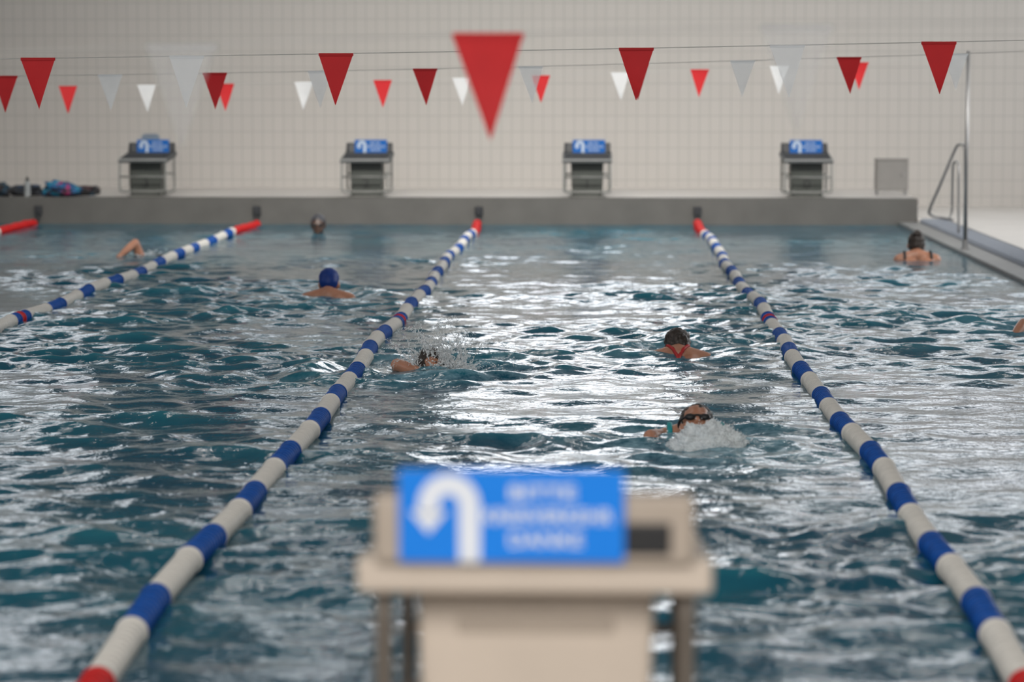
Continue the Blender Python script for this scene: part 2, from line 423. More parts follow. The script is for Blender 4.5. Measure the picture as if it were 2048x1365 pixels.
# ------------------------------------------------------------------ signs + blocks
def text_mesh(s, width, capsize, name):
    cu = bpy.data.curves.new('t', 'FONT'); cu.body = s; cu.size = capsize; cu.align_x = 'CENTER'; cu.align_y = 'CENTER'
    cu.extrude = 0.0008; cu.offset = 0.0006
    o = bpy.data.objects.new('t', cu); coll.objects.link(o)
    bpy.context.view_layer.update()
    dg = bpy.context.evaluated_depsgraph_get()
    me = bpy.data.meshes.new_from_object(o.evaluated_get(dg)); me.name = name
    bpy.data.objects.remove(o)
    xs = [v.co.x for v in me.vertices]; ys = [v.co.y for v in me.vertices]
    sc = width / (max(xs) - min(xs)) if width else 1
    cx = (max(xs) + min(xs)) / 2; cy = (max(ys) + min(ys)) / 2
    for v in me.vertices:
        v.co = Vector(((v.co.x - cx) * sc, -v.co.z, v.co.y - cy))
    return me

def arrow_mesh():
    bm = bmesh.new(); w = 0.0175
    cx, cz, r = -0.104, 0.018, 0.034
    path = [Vector((cx + r, 0, -0.078))]
    for i in range(0, 13):
        a = math.pi * i / 12; path.append(Vector((cx + r * math.cos(a), 0, cz + r * 1.05 * math.sin(a))))
    path.append(Vector((cx - r, 0, 0.004)))
    prev = None
    for i, p in enumerate(path):
        t = (path[min(i + 1, len(path) - 1)] - path[max(i - 1, 0)]).normalized()
        n = Vector((t.z, 0, -t.x))
        a = bm.verts.new(p + n * w); b = bm.verts.new(p - n * w)
        if prev: bm.faces.new((prev[0], prev[1], b, a))
        prev = (a, b)
    x = cx - r
    bm.faces.new([bm.verts.new(q) for q in ((x - 0.031, 0, 0.008), (x, 0, -0.030), (x + 0.031, 0, 0.008))])
    r_ = bmesh.ops.extrude_face_region(bm, geom=bm.faces[:])
    for v in [g for g in r_['geom'] if isinstance(g, bmesh.types.BMVert)]: v.co.y -= 0.0015
    bmesh.ops.recalc_face_normals(bm, faces=bm.faces)
    return bm_mesh(bm, 'arrow')
ARROW = arrow_mesh(); ARROW.materials.append(M['sign_white'])
ARROW_F = ARROW.copy(); ARROW_F.materials[0] = M['sign_pale']
TXT = []; TXT_F = []
for s, wd, pos in (('BITTE', 0.11, (0.052, 0.040)), ('KREISVERKEHR', 0.215, (0.061, 0.0)), ('DANKE', 0.122, (0.057, -0.040))):
    t = text_mesh(s, wd, 0.033, 'sign_text'); t.materials.append(M['sign_white']); TXT.append((t, pos))
    t2 = t.copy(); t2.materials[0] = M['sign_pale']; TXT_F.append((t2, pos))
SIGN = box_mesh('sign', (-0.188, 0, -0.079), (0.188, 0.006, 0.079), 0.002); SIGN.materials.append(M['sign_blue'])
SIGN_F = SIGN.copy(); SIGN_F.materials[0] = M['sign_blue_dimmed']

def lean(ang, pivot):
    return Matrix.Translation(pivot) @ Matrix.Rotation(ang, 4, 'X') @ Matrix.Translation(-Vector(pivot))

def block(x, yc, near, number):
    rz = math.pi if near else 0
    lab = ('cream starting block with blue sign and black socket, seen from behind' if near
           else 'grey starting block with grip bars, number %s and blue sign' % number)
    e = empty('starting_block', (x, yc, 0.30), lab, 'starting block', rz, **({} if near else {'group': 'starting blocks at the end wall'}))
    top = 'cream' if near else 'slab'; ped = 'cream' if near else 'dark_panel'
    tub = 'brown_tube' if near else 'greypaint'; brd = 'cream_dark' if near else 'charcoal'
    bm = bmesh.new(); W = 0.30 if near else 0.285; th = 0.012 if near else 0
    vs = [(-W, -0.36, 0.392), (W, -0.36, 0.392), (W, 0.36, 0.458 - th), (-W, 0.36, 0.458 - th),
          (-W, -0.36, 0.437), (W, -0.36, 0.437), (W, 0.36, 0.508), (-W, 0.36, 0.508)]
    v = [bm.verts.new(q) for q in vs]
    for f in ((3, 2, 1, 0), (4, 5, 6, 7), (0, 1, 5, 4), (1, 2, 6, 5), (2, 3, 7, 6), (3, 0, 4, 7)): bm.faces.new([v[i] for i in f])
    bmesh.ops.bevel(bm, geom=bm.edges[:], offset=0.01, segments=3, affect='EDGES', profile=0.5)
    add('platform', bm_mesh(bm, 'platform'), top, e)
    bm = bmesh.new()
    for i in range(12):
        yy = -0.33 + i * 0.045; zz = 0.438 + (yy + 0.36) * 0.0986
        bm_box(bm, (-0.26, yy, zz - 0.002), (0.26, yy + 0.025, zz + 0.004), 0.001, 1)
    add('tread', bm_mesh(bm, 'tread'), 'cream_dark' if near else 'charcoal', e)
    if not near:
        add('edge_strip', box_mesh('edge', (-0.28, -0.366, 0.422), (0.28, -0.352, 0.438), 0.003), 'pale_edge', e, label='pale front edge strip')
    pw = 0.205 if near else 0.188
    bm = bmesh.new(); bm_box(bm, (-pw, -0.17, 0.0), (pw, 0.24 if near else 0.20, 0.425), 0.0)
    for q in bm.verts:
        if q.co.z < 0.1: q.co.x *= 0.94
    bmesh.ops.bevel(bm, geom=bm.edges[:], offset=0.014, segments=3, affect='EDGES', profile=0.5)
    add('pedestal', bm_mesh(bm, 'pedestal'), ped, e)
    bm = bmesh.new(); bm_box(bm, (-0.215, -0.19, 0.0), (0.215, 0.26, 0.012), 0.003)
    add('base_plate', bm_mesh(bm, 'base'), tub, e)
    for sx in (-1, 1):
        bm = bmesh.new()
        bm_tube(bm, catmull([(sx * 0.258, 0.30, 0.46), (sx * 0.258, 0.30, 0.10), (sx * 0.25, 0.27, 0.055), (sx * 0.235, 0.20, 0.045), (sx * 0.17, 0.15, 0.045)], 5), 0.016 if near else 0.013, 10)
        bm_tube(bm, [(sx * 0.258, 0.30, 0.25), (sx * 0.17, 0.15, 0.25)], 0.012, 8)
        add('support_leg', bm_mesh(bm, 'frame'), tub, e, smooth=True)
    bm = bmesh.new()
    bm_tube(bm, catmull([(-0.262, -0.34, 0.415), (-0.264, -0.37, 0.20), (-0.262, -0.38, 0.10), (-0.23, -0.38, 0.068), (0, -0.38, 0.065), (0.23, -0.38, 0.068), (0.262, -0.38, 0.10), (0.264, -0.37, 0.20), (0.262, -0.34, 0.415)], 6), 0.013, 10)
    bm_tube(bm, [(-0.264, -0.37, 0.235), (0.264, -0.37, 0.235)], 0.011, 10)
    for sx in (-1, 1): bm_tube(bm, [(sx * 0.15, -0.38, 0.066), (sx * 0.15, -0.16, 0.066)], 0.010, 8)
    add('grip_bar', bm_mesh(bm, 'grip'), tub, e, smooth=True)
    R = lean(math.radians(-12), (0, 0.30, 0.50))
    bm = bmesh.new(); bm_box(bm, (-0.255, 0.285, 0.49), (0.255, 0.31, 0.612), 0.008, 2, R)
    add('kick_plate', bm_mesh(bm, 'kick'), brd, e)
    if not near:
        for sx in (-1, 1):
            bm = bmesh.new()
            a = [(0.20, 0.478), (0.34, 0.49), (0.345, 0.60), (0.315, 0.612)]
            f = bm.faces.new([bm.verts.new((sx * 0.258 - 0.010, q[0], q[1])) for q in a])
            r_ = bmesh.ops.extrude_face_region(bm, geom=[f])
            for g in r_['geom']:
                if isinstance(g, bmesh.types.BMVert): g.co.x += 0.02
            bmesh.ops.recalc_face_normals(bm, faces=bm.faces)
            bmesh.ops.bevel(bm, geom=bm.edges[:], offset=0.003, segments=2, affect='EDGES')
            add('side_bracket', bm_mesh(bm, 'bracket'), brd, e)
    s = add('sign_board', SIGN if near else SIGN_F, None, e)
    if near:
        s.location = (0.037, 0.395, 0.584); s.rotation_euler = (math.radians(3), 0, math.pi)
    else:
        s.location = (0.018, 0.262, 0.568); s.rotation_euler = (math.radians(-4), 0, 0)
    a = add('arrow_symbol', ARROW if near else ARROW_F, None, s); a.location = (0, -0.0005, 0)
    for t, pp in (TXT if near else TXT_F):
        o = add('sign_text', t, None, s); o.location = (pp[0], -0.001, pp[1])
    if near:
        bm = bmesh.new(); bm_box(bm, (-0.228, 0.345, 0.518), (-0.150, 0.392, 0.572), 0.004)
        add('socket', bm_mesh(bm, 'socket'), 'black', e, label='black rectangular socket')
        bm = bmesh.new(); bm_box(bm, (-0.268, 0.33, 0.500), (0.268, 0.386, 0.618), 0.012, 3)
        add('rear_panel', bm_mesh(bm, 'rear'), 'cream_dark', e)
        bm = bmesh.new(); bm_box(bm, (-0.135, 0.236, 0.355), (0.135, 0.246, 0.382), 0.004)
        add('slot', bm_mesh(bm, 'slot'), 'cream_dark', e)
    else:
        t = text_mesh(number, 0, 0.15, 'number')
        for v in t.vertices: v.co.x *= 1.15
        o = add('number', t, 'black', e); o.location = (0.0, -0.172, 0.155)
for x, n in ((-5.19, '3'), (-2.635, '2'), (-0.09, '1'), (2.43, '0')):
    block(x, 25.50, False, n)
block(-0.10, -0.45, True, '')
e = empty('kickboard', (-5.215, 25.852, 0.808), 'grey-blue foam kickboard standing upright on the starting block', 'kickboard')
bm = bmesh.new(); bm_box(bm, (-0.105, -0.008, 0.0), (0.105, 0.008, 0.205), 0.0)
bmesh.ops.bevel(bm, geom=[ed for ed in bm.edges if abs(ed.verts[0].co.y - ed.verts[1].co.y) > 0.01 and ed.verts[0].co.z > 0.1], offset=0.02, segments=5, affect='EDGES')
add('board', bm_mesh(bm, 'board'), 'foam_board', e)

# ------------------------------------------------------------------ pennant lines
def flagline(d, pts, xr0, xl_ext=-7.5, pole_x=3.50, wm='flag_white'):
    y = CAM.y + d
    W = [P(a, b, d) for a, b in pts]
    cf = np.polyfit([q.x for q in W], [q.z for q in W], 2)
    zf = lambda x: float(np.polyval(cf, x))
    e = empty('pennant_line', (0, y, 0), 'cord hung with alternating red and white triangular pennants', 'bunting', group='pennant lines')
    x0 = P(xr0, 100, d).x
    ptsw = [(xx, 0, zf(xx)) for xx in np.linspace(xl_ext, pole_x, 40)]
    add('cord', tube_mesh('cord', ptsw, 0.002, 6), 'cord', e)
    for k in range(-12, 14):
        x = x0 + k * 0.75
        if xl_ext + 0.1 < x < pole_x - 0.02:
            red = (k % 2 == 0)
            rr = random.Random(int(d * 100) + k)
            h = 0.258; wd = 0.174; bm = bmesh.new()
            tw = rr.uniform(-0.015, 0.015); sk = rr.uniform(-0.008, 0.012); cu = rr.uniform(-0.012, 0.012)
            nr = 10; rows = []
            slope = (zf(x + 0.05) - zf(x - 0.05)) / 0.1
            for i in range(nr + 1):
                t = i / nr; hw = wd / 2 * (1 - t) + 0.001
                row = []
                for j in range(5):
                    u = -1 + j * 0.5
                    row.append(bm.verts.new((x + u * hw + sk * t, cu * math.sin(t * 3) * (1 + 0.4 * u) + tw * u * t, zf(x) + slope * u * hw - h * t)))
                rows.append(row)
            for a, b in zip(rows[:-1], rows[1:]):
                for j in range(4): bm.faces.new((a[j], a[j + 1], b[j + 1], b[j]))
            bm_box(bm, (x - wd / 2, -0.004, zf(x) - 0.012), (x + wd / 2, 0.004, zf(x) + 0.003), 0.001, 1)
            add('pennant', bm_mesh(bm, 'pennant'), 'flag_red' if red else wm, e, smooth=False)
flagline(6.5, [(365, 90), (975, 68), (1590, 52)], 976, -4.0, wm='flag_sheer')
flagline(13.3, [(82, 117), (672, 106), (1273, 98), (1868, 84)], 672, -6)
flagline(18.9, [(15, 152), (433, 147), (850, 137), (1270, 128), (1690, 115)], 850, -7.5)
flagline(25.2, [(130, 173), (450, 168), (765, 160), (1085, 151), (1400, 140), (1720, 127), (1930, 113)], 765, -8.7)
for d in (6.5, 13.3, 18.9, 25.2):
    e = empty('flag_pole', (3.505, CAM.y + d, 0.035), 'slim steel pole holding the pennant cord at the pool edge', 'pole', group='pennant poles')
    hh = 1.87 if d > 20 else 1.86
    add('pole', tube_mesh('pole', [(0, 0, 0), (0, 0, hh)], 0.019, 14), 'steel', e, smooth=True)
    bm = bmesh.new(); bm_tube(bm, [(0, 0, 0), (0, 0, 0.012)], 0.045, 16); bm_tube(bm, [(0, 0, 0.012), (0, 0, 0.09)], 0.026, 16)
    add('base_flange', bm_mesh(bm, 'flange'), 'steel', e)

# ------------------------------------------------------------------ ladder rails
e = empty('pool_ladder', (3.75, 22.6, 0.05), 'curved steel grab rails of a pool ladder at the pool edge', 'ladder')
def rel(pts): return [Vector(p) - Vector(e.location) for p in pts]
r1 = [P(1906, 440, 28.6), P(1880, 436, 28.7), P(1862, 430, 28.7), P(1860, 418, 28.6), P(1884, 362, 28.4), P(1911, 298, 28.2), P(1918, 290, 28.0), P(1925, 290, 27.8), P(1930, 302, 27.7), P(1931, 380, 27.7), P(1932, 462, 27.6)]
add('grab_rail', tube_mesh('rail', catmull(rel(r1), 6), 0.016, 10), 'steel', e, smooth=True)
r2 = [P(1898, 440, 27.9), P(1904, 420, 27.9), P(1905, 380, 27.8), P(1906, 335, 27.6), P(1909, 325, 27.5), P(1914, 324, 27.3), P(1917, 336, 27.2), P(1917, 400, 27.2), P(1917, 466, 27.2)]
add('grab_rail', tube_mesh('rail', catmull(rel(r2), 6), 0.012, 10), 'steel', e, smooth=True)
for i in range(3):
    z = -0.1 - 0.28 * i
    add('ladder_step', box_mesh('step', (-0.42, -0.05, z - 0.02), (-0.33, 0.45, z), 0.005), 'steel', e)

# ------------------------------------------------------------------ metal cabinet
c = P(1782, 387, 31.2)
e = empty('metal_cabinet', (c.x, c.y, 0.30), 'small square grey metal cabinet on short legs', 'cabinet')
add('body', box_mesh('cab', (-0.185, -0.10, 0.055), (0.185, 0.10, 0.415), 0.006), 'cabinet', e)
add('door', box_mesh('cabd', (-0.172, -0.108, 0.068), (0.172, -0.100, 0.400), 0.003), 'cabinet', e)
add('handle', box_mesh('cabh', (0.12, -0.122, 0.22), (0.135, -0.108, 0.27), 0.003), 'steel', e)
add('top_lid', box_mesh('cabt', (-0.192, -0.114, 0.413), (0.192, 0.105, 0.425), 0.004), 'cabinet', e)
for sx in (-1, 1):
    for sy in (-0.08, 0.08):
        add('leg', tube_mesh('leg', [(sx * 0.165, sy, 0), (sx * 0.165, sy, 0.058)], 0.010, 8), 'steel', e)

# ------------------------------------------------------------------ bags and bottle
def patt(name, cols, scale):
    m = bpy.data.materials.new(name); m.use_nodes = True; nt = m.node_tree; b = nt.nodes['Principled BSDF']
    tc = nt.nodes.new('ShaderNodeTexCoord'); n = nt.nodes.new('ShaderNodeTexVoronoi'); n.inputs['Scale'].default_value = scale
    nt.links.new(tc.outputs['Object'], n.inputs['Vector'])
    sp = nt.nodes.new('ShaderNodeSeparateColor'); nt.links.new(n.outputs['Color'], sp.inputs[0])
    r = nt.nodes.new('ShaderNodeValToRGB'); r.color_ramp.interpolation = 'CONSTANT'
    while len(r.color_ramp.elements) < len(cols): r.color_ramp.elements.new(0.5)
    for i, c in enumerate(cols):
        r.color_ramp.elements[i].position = i / len(cols); r.color_ramp.elements[i].color = (*c, 1)
    nt.links.new(sp.outputs[0], r.inputs['Fac']); nt.links.new(r.outputs['Color'], b.inputs['Base Color'])
    b.inputs['Roughness'].default_value = 0.6
    return m
M['bag_a'] = patt('dark_blue_pattern', [(0.01, 0.012, 0.018), (0.015, 0.02, 0.03), (0.01, 0.05, 0.12), (0.012, 0.012, 0.012)], 9)
M['bag_b'] = patt('bright_pattern', [(0.01, 0.10, 0.25), (0.015, 0.02, 0.05), (0.02, 0.22, 0.35), (0.35, 0.02, 0.12), (0.015, 0.02, 0.05)], 18)
M['bag_c'] = patt('black_pattern', [(0.012, 0.011, 0.012), (0.02, 0.018, 0.02), (0.05, 0.02, 0.025), (0.01, 0.04, 0.07)], 12)
def bag(px0, px1, top, m, lab, seed, d=30.5, sk=0.0):
    a = P(px0, 390, d); b = P(px1, 390, d); cx = (a.x + b.x) / 2; L = b.x - a.x
    h = (391 - top) / FPX * d
    e = empty('swim_bag', (cx, a.y, 0.30), lab, 'bag')
    bm = bmesh.new(); bmesh.ops.create_icosphere(bm, subdivisions=4, radius=1)
    for v in bm.verts:
        n = v.co.copy()
        q = Vector((abs(n.x) ** 0.7 * math.copysign(1, n.x), abs(n.y) ** 0.8 * math.copysign(1, n.y), abs(n.z) ** 0.75 * math.copysign(1, n.z)))
        f = 1 + 0.35 * mnoise.noise(n * 2.2 + Vector((seed, 0, 0))) + 0.16 * mnoise.noise(n * 6 + Vector((seed, 3, 0)))
        zz = max(0.0, h * 0.42 + q.z * h * 0.5 * f * (1 + sk * n.x))
        v.co = Vector((q.x * L / 2 * f, q.y * 0.12 * f, zz))
    add('body', bm_mesh(bm, 'bag'), m, e, smooth=True)
    add('strap', tube_mesh('strap', catmull([(-L * 0.3, -0.10, h * 0.5), (-L * 0.15, -0.15, h * 0.35), (L * 0.1, -0.15, h * 0.25), (L * 0.3, -0.10, h * 0.5)], 5), 0.010, 8), 'suit_black', e, smooth=True)
bag(-45, 22, 362, 'bag_c', 'dark crumpled swim bag on the pool end deck', 1.0)
bag(14, 84, 369, 'bag_a', 'dark blue patterned swim bag on the pool end deck', 5.0, 30.7, 0.3)
bag(90, 158, 359, 'bag_b', 'bright blue and pink patterned swim bag on the deck', 9.0, 30.5, -0.3)
bag(146, 197, 370, 'bag_c', 'black swim bag lying at the end of the pile', 14.0, 30.8)
q = P(55, 391, 30.3)
e = empty('water_bottle', (q.x, q.y, 0.30), 'grey translucent drinking bottle standing beside the bags', 'bottle')
M['bottle'] = mat('bottle_plastic', (0.45, 0.47, 0.47), 0.2, var=0.1, Transmission_Weight=0.4)
def lathe(name, prof, n=20):
    bm = bmesh.new(); rings = [[bm.verts.new((r * math.cos(2 * math.pi * j / n), r * math.sin(2 * math.pi * j / n), z)) for j in range(n)] for r, z in prof]
    for a, b in zip(rings[:-1], rings[1:]):
        for j in range(n): bm.faces.new((a[j], a[(j + 1) % n], b[(j + 1) % n], b[j]))
    bm.faces.new(list(reversed(rings[0]))); bm.faces.new(rings[-1]); return bm_mesh(bm, name)
add('body', lathe('bottle', [(0.033, 0), (0.036, 0.01), (0.036, 0.06), (0.031, 0.08), (0.036, 0.10), (0.036, 0.15), (0.028, 0.18), (0.018, 0.19)]), 'bottle', e, smooth=True)
add('cap', lathe('cap', [(0.021, 0.19), (0.021, 0.21), (0.012, 0.216), (0.010, 0.235)]), 'black', e, smooth=True)

# ------------------------------------------------------------------ people
def bm_caps(bm, a, ra, b, rb, seg=14):
    a = Vector(a); b = Vector(b)
    L = (b - a).length
    pts = []; rs = []
    t = (b - a).normalized() if L > 1e-6 else Vector((0, 0, 1))
    for i in range(5):
        th = math.pi / 2 * (1 - i / 5); pts.append(a - t * ra * math.sin(th)); rs.append(max(0.0008, ra * math.cos(th)))
    pts.append(a); rs.append(ra)
    pts.append(b); rs.append(rb)
    for i in range(1, 6):
        th = math.pi / 2 * i / 5; pts.append(b + t * rb * math.sin(th)); rs.append(max(0.0008, rb * math.cos(th)))
    bm_tube(bm, pts, rs, seg)
def bm_ell(bm, c, r, mtx=None):
    R = bmesh.ops.create_icosphere(bm, subdivisions=3, radius=1)
    for v in R['verts']:
        v.co = Vector((v.co.x * r[0] + c[0], v.co.y * r[1] + c[1], v.co.z * r[2] + c[2]))
        if mtx: v.co = mtx @ v.co
def fuse(bm, name, vox=0.009, sm=4):
    bmesh.ops.recalc_face_normals(bm, faces=bm.faces)
    me = bm_mesh(bm, name)
    o = bpy.data.objects.new('tmp', me); coll.objects.link(o)
    md = o.modifiers.new('r', 'REMESH'); md.mode = 'VOXEL'; md.voxel_size = vox
    m2 = o.modifiers.new('s', 'SMOOTH'); m2.factor = 0.5; m2.iterations = sm
    bpy.context.view_layer.update()
    out = bpy.data.meshes.new_from_object(o.evaluated_get(bpy.context.evaluated_depsgraph_get()))
    bpy.data.objects.remove(o); out.name = name
    out.materials.clear()
    for p in out.polygons: p.use_smooth = True
    return out
def hand(bm, w, d, n):
    w = Vector(w); d = Vector(d).normalized(); n = Vector(n); n = (n - d * n.dot(d)).normalized(); s = d.cross(n)
    for i, (off, L) in enumerate(((-0.030, 0.058), (-0.010, 0.072), (0.010, 0.078), (0.030, 0.070))):
        k = w + d * 0.085 + s * off
        bm_caps(bm, w + s * off * 0.5, 0.018, k, 0.012, 10)
        m = k + d * L * 0.55 - n * 0.004
        bm_caps(bm, k, 0.0095, m, 0.0085, 8); bm_caps(bm, m, 0.0085, m + d * L * 0.45 - n * 0.016, 0.007, 8)
    t0 = w + d * 0.025 + s * 0.028
    t1 = t0 + d * 0.035 + s * 0.028; bm_caps(bm, t0, 0.014, t1, 0.011, 8); bm_caps(bm, t1, 0.011, t1 + d * 0.030 + s * 0.006 - n * 0.006, 0.008, 8)

def person(label, x, y, toward, hz, sz, pitch, pelvis, legs, arm_l, arm_r, skinm, hair, suit, goggles=False, yaw=0, roll=0):
    e = empty('person', (x, y, 0), label, 'person', (math.pi if toward else 0) + yaw)
    Hm = Matrix.Translation((0, 0.02, hz)) @ Matrix.Rotation(math.radians(roll), 4, 'Y') @ Matrix.Rotation(math.radians(pitch), 4, 'X')
    bm = bmesh.new()
    E = lambda c, r: bm_ell(bm, c, r, Hm)
    C = lambda a, ra, b, rb: bm_caps(bm, Hm @ Vector(a), ra, Hm @ Vector(b), rb, 10)
    E((0, -0.012, 0.030), (0.072, 0.092, 0.084)); E((0, 0.022, -0.030), (0.058, 0.066, 0.070)); E((0, 0.045, -0.072), (0.036, 0.038, 0.030))
    C((0, 0.083, 0.012), 0.009, (0, 0.106, -0.022), 0.013); C((-0.012, 0.092, -0.026), 0.008, (0.012, 0.092, -0.026), 0.008)
    C((-0.035, 0.074, 0.022), 0.012, (0.035, 0.074, 0.022), 0.012)
    C((-0.020, 0.080, -0.050), 0.007, (0.020, 0.080, -0.050), 0.007); C((-0.016, 0.078, -0.062), 0.008, (0.016, 0.078, -0.062), 0.008)
    for sx in (-1, 1):
        E((sx * 0.074, -0.005, -0.010), (0.010, 0.020, 0.030)); E((sx * 0.040, 0.055, -0.025), (0.024, 0.024, 0.022))
    nb = Vector((0, -0.10, sz - 0.03))
    bm_caps(bm, Hm @ Vector((0, -0.025, -0.06)), 0.056, nb, 0.062)
    pv = Vector(pelvis)
    ch = nb.lerp(pv, 0.28); wa = nb.lerp(pv, 0.68)
    SH = {}
    for sx in (-1, 1):
        sh = Vector((sx * 0.160, -0.10, sz - 0.070)); SH[sx] = sh
        bm_caps(bm, nb + Vector((sx * 0.03, 0, -0.005)), 0.058, sh, 0.054)
        bm_caps(bm, nb + Vector((sx * 0.085, 0, -0.06)), 0.080, ch + Vector((sx * 0.075, 0, -0.02)), 0.105)
        bm_caps(bm, ch + Vector((sx * 0.075, 0, -0.02)), 0.105, wa + Vector((sx * 0.055, 0, 0)), 0.088)
        bm_caps(bm, wa + Vector((sx * 0.055, 0, 0)), 0.088, pv + Vector((sx * 0.075, 0, 0)), 0.102)
        hip = pv + Vector((sx * 0.09, 0, 0)); k, a = [Vector(q) for q in legs]
        k = Vector((k.x * sx, k.y, k.z)); a = Vector((a.x * sx, a.y, a.z))
        bm_caps(bm, hip, 0.088, k, 0.055); bm_caps(bm, k, 0.055, k.lerp(a, 0.3), 0.056); bm_caps(bm, k.lerp(a, 0.3), 0.056, a, 0.036)
        dr = (a - k).normalized(); ft = (dr + Vector((0, 0, -0.15))).normalized()
        if abs(dr.z) > 0.8: ft = Vector((0, 1, -0.1)).normalized()
        bm_caps(bm, a, 0.036, a + ft * 0.10, 0.030); bm_caps(bm, a + ft * 0.1, 0.030, a + ft * 0.19, 0.018)
    for sx, arm in ((-1, arm_l), (1, arm_r)):
        el, wr = [Vector(q) for q in arm[:2]]; sh = SH[sx]
        bm_caps(bm, sh, 0.054, sh.lerp(el, 0.45), 0.048); bm_caps(bm, sh.lerp(el, 0.45), 0.048, el, 0.036)
        bm_caps(bm, el, 0.036, el.lerp(wr, 0.3), 0.038); bm_caps(bm, el.lerp(wr, 0.3), 0.038, wr, 0.025)
        hd = (wr - el).normalized() + Vector(arm[2]) * 0.5 if len(arm) > 2 else (wr - el).normalized()
        hand(bm, wr, hd, (0, 0.2, 1))
    o = add('body', fuse(bm, 'person_body', 0.0085), skinm, e)
    bm = bmesh.new()
    E = lambda c, r: bm_ell(bm, c, r, Hm)
    if hair[0] == 'cap':
        E((0, -0.020, 0.044), (0.078, 0.094, 0.080)); E((0, -0.045, 0.015), (0.074, 0.071, 0.068))
        bm_caps(bm, Hm @ Vector((0, -0.11, 0.06)), 0.010, Hm @ Vector((0, 0.04, 0.118)), 0.005, 8)
        hn = 'swim_cap'
    else:
        E((0, -0.024, 0.042), (0.079, 0.094, 0.082)); E((0, -0.050, 0.000), (0.076, 0.070, 0.080))
        if hair[0] == 'bun':
            E((0, -0.075, 0.108), (0.042, 0.040, 0.032))
        hn = 'hair'
    hm = fuse(bm, hn, 0.007, 2)
    if hair[0] != 'cap':
        for v in hm.vertices:
            v.co += v.normal * 0.008 * mnoise.noise(v.co * 40)
    add(hn, hm, hair[1], e)
    for sx in (-1, 1):
        bm = bmesh.new()
        if goggles:
            bm_ell(bm, (sx * 0.033, 0.088, 0.004), (0.025, 0.014, 0.016), Hm); nm = 'goggle_lens'; mm = 'black'
        else:
            bm_ell(bm, (sx * 0.031, 0.078, 0.004), (0.013, 0.010, 0.008), Hm); nm = 'eye'; mm = 'charcoal'
        add(nm, bm_mesh(bm, nm), mm, e, smooth=True)
    if goggles:
        bm = bmesh.new(); pts = []
        for i in range(33):
            a = 2 * math.pi * i / 32
            pts.append(Hm @ Vector((0.083 * math.sin(a), -0.012 + 0.104 * math.cos(a), 0.012 + 0.02 * (1 - math.cos(a)) * 0.5)))
        bm_tube(bm, pts, 0.005, 8)
        add('goggle_strap', bm_mesh(bm, 'strap'), 'black', e, smooth=True)
    bm = bmesh.new()
    for sx in (-1, 1):
        bm_caps(bm, pv.lerp(wa, 0.5) + Vector((sx * 0.065, 0, 0)), 0.101, pv + Vector((sx * 0.075, 0, 0)), 0.109)
        if suit[0] != 'trunks':
            bm_caps(bm, ch.lerp(wa, 0.1) + Vector((sx * 0.074, 0, -0.01)), 0.111, wa + Vector((sx * 0.057, 0, 0)), 0.094)
            bm_caps(bm, wa + Vector((sx * 0.057, 0, 0)), 0.094, pv + Vector((sx * 0.075, 0, 0)), 0.108)
            if suit[0] == 'straps':
                c0 = Vector((sx * 0.120, -0.10, sz - 0.065))
                pts = [c0 + Vector((0, 0.066 * math.cos(a), 0.066 * math.sin(a) + 0.002)) for a in np.linspace(-0.6, math.pi + 0.9, 14)]
                for p0, p1 in zip(pts[:-1], pts[1:]): bm_caps(bm, p0, 0.016, p1, 0.016, 8)
            if suit[0] == 'racer':
                pts = [nb + Vector((sx * 0.075, 0.055, 0.00)), nb + Vector((sx * 0.06, 0, 0.050)), nb + Vector((sx * 0.030, -0.055, 0.035)), nb + Vector((sx * 0.005, -0.088, -0.01)), ch + Vector((0, -0.10, 0.0))]
                for p0, p1 in zip(pts[:-1], pts[1:]): bm_caps(bm, p0, 0.013, p1, 0.013, 8)
    add('swimsuit' if suit[0] != 'trunks' else 'swim_trunks', fuse(bm, 'suit', 0.010, 2), suit[1], e)
    return e

LEG_B = ((0.16, -1.0, -0.42), (0.22, -1.32, -0.28))
LEG_C = ((0.10, -1.05, -0.14), (0.10, -1.48, -0.12))
def W(px, py_water):
    d = 8485 / (py_water - 167.0)
    v = P(px, py_water, d); return v.x, v.y
DEEP_ARMS = [(-0.32, 0.10, -0.30), (-0.18, 0.34, -0.26)], [(0.32, 0.10, -0.30), (0.18, 0.34, -0.26)]
x, y = W(637, 466)
person('person with dark skin standing neck-deep at the pool end', x, y, True, 0.085, -0.09, 0, (0, -0.12, -0.62),
       ((0.11, -0.08, -1.1), (0.11, -0.12, -1.5)), [(-0.30, 0.05, -0.35), (-0.28, 0.25, -0.30)], [(0.30, 0.05, -0.35), (0.28, 0.25, -0.30)], 'skin_dark', ('cap', M['cap_grey']), ('trunks', 'suit_black'), True)
x, y = W(316, 513)
person('front crawl swimmer lifting one bent arm out of the water', x, y, True, -0.09, -0.02, 30, (0, -0.62, -0.16), LEG_C,
       [(-0.22, 0.28, -0.16), (-0.2, 0.50, -0.20)], [(0.215, -0.03, 0.125), (0.345, 0.12, 0.0), (0, 0, -0.6)], 'skin', ('short', M['hair']), ('trunks', 'suit_black'), False)
x, y = W(658, 592)
person('swimmer in a navy blue cap swimming breaststroke away', x, y, False, 0.088, 0.048, -8, (0, -0.58, -0.40), LEG_B,
       *DEEP_ARMS, 'skin', ('cap', M['cap_blue']), ('trunks', 'suit_black'))
x, y = W(868, 742)
person('front crawl swimmer in black goggles amid spray, arm bent ahead', x, y, True, 0.005, 0.01, -15, (0, -0.62, -0.20), LEG_C,
       [(-0.24, -0.05, -0.20), (-0.26, -0.25, -0.22)], [(0.205, 0.04, 0.034), (0.045, 0.16, -0.002), (0, 0, -0.8)], 'skin', ('short', M['hair']), ('trunks', 'suit_black'), True, roll=25)
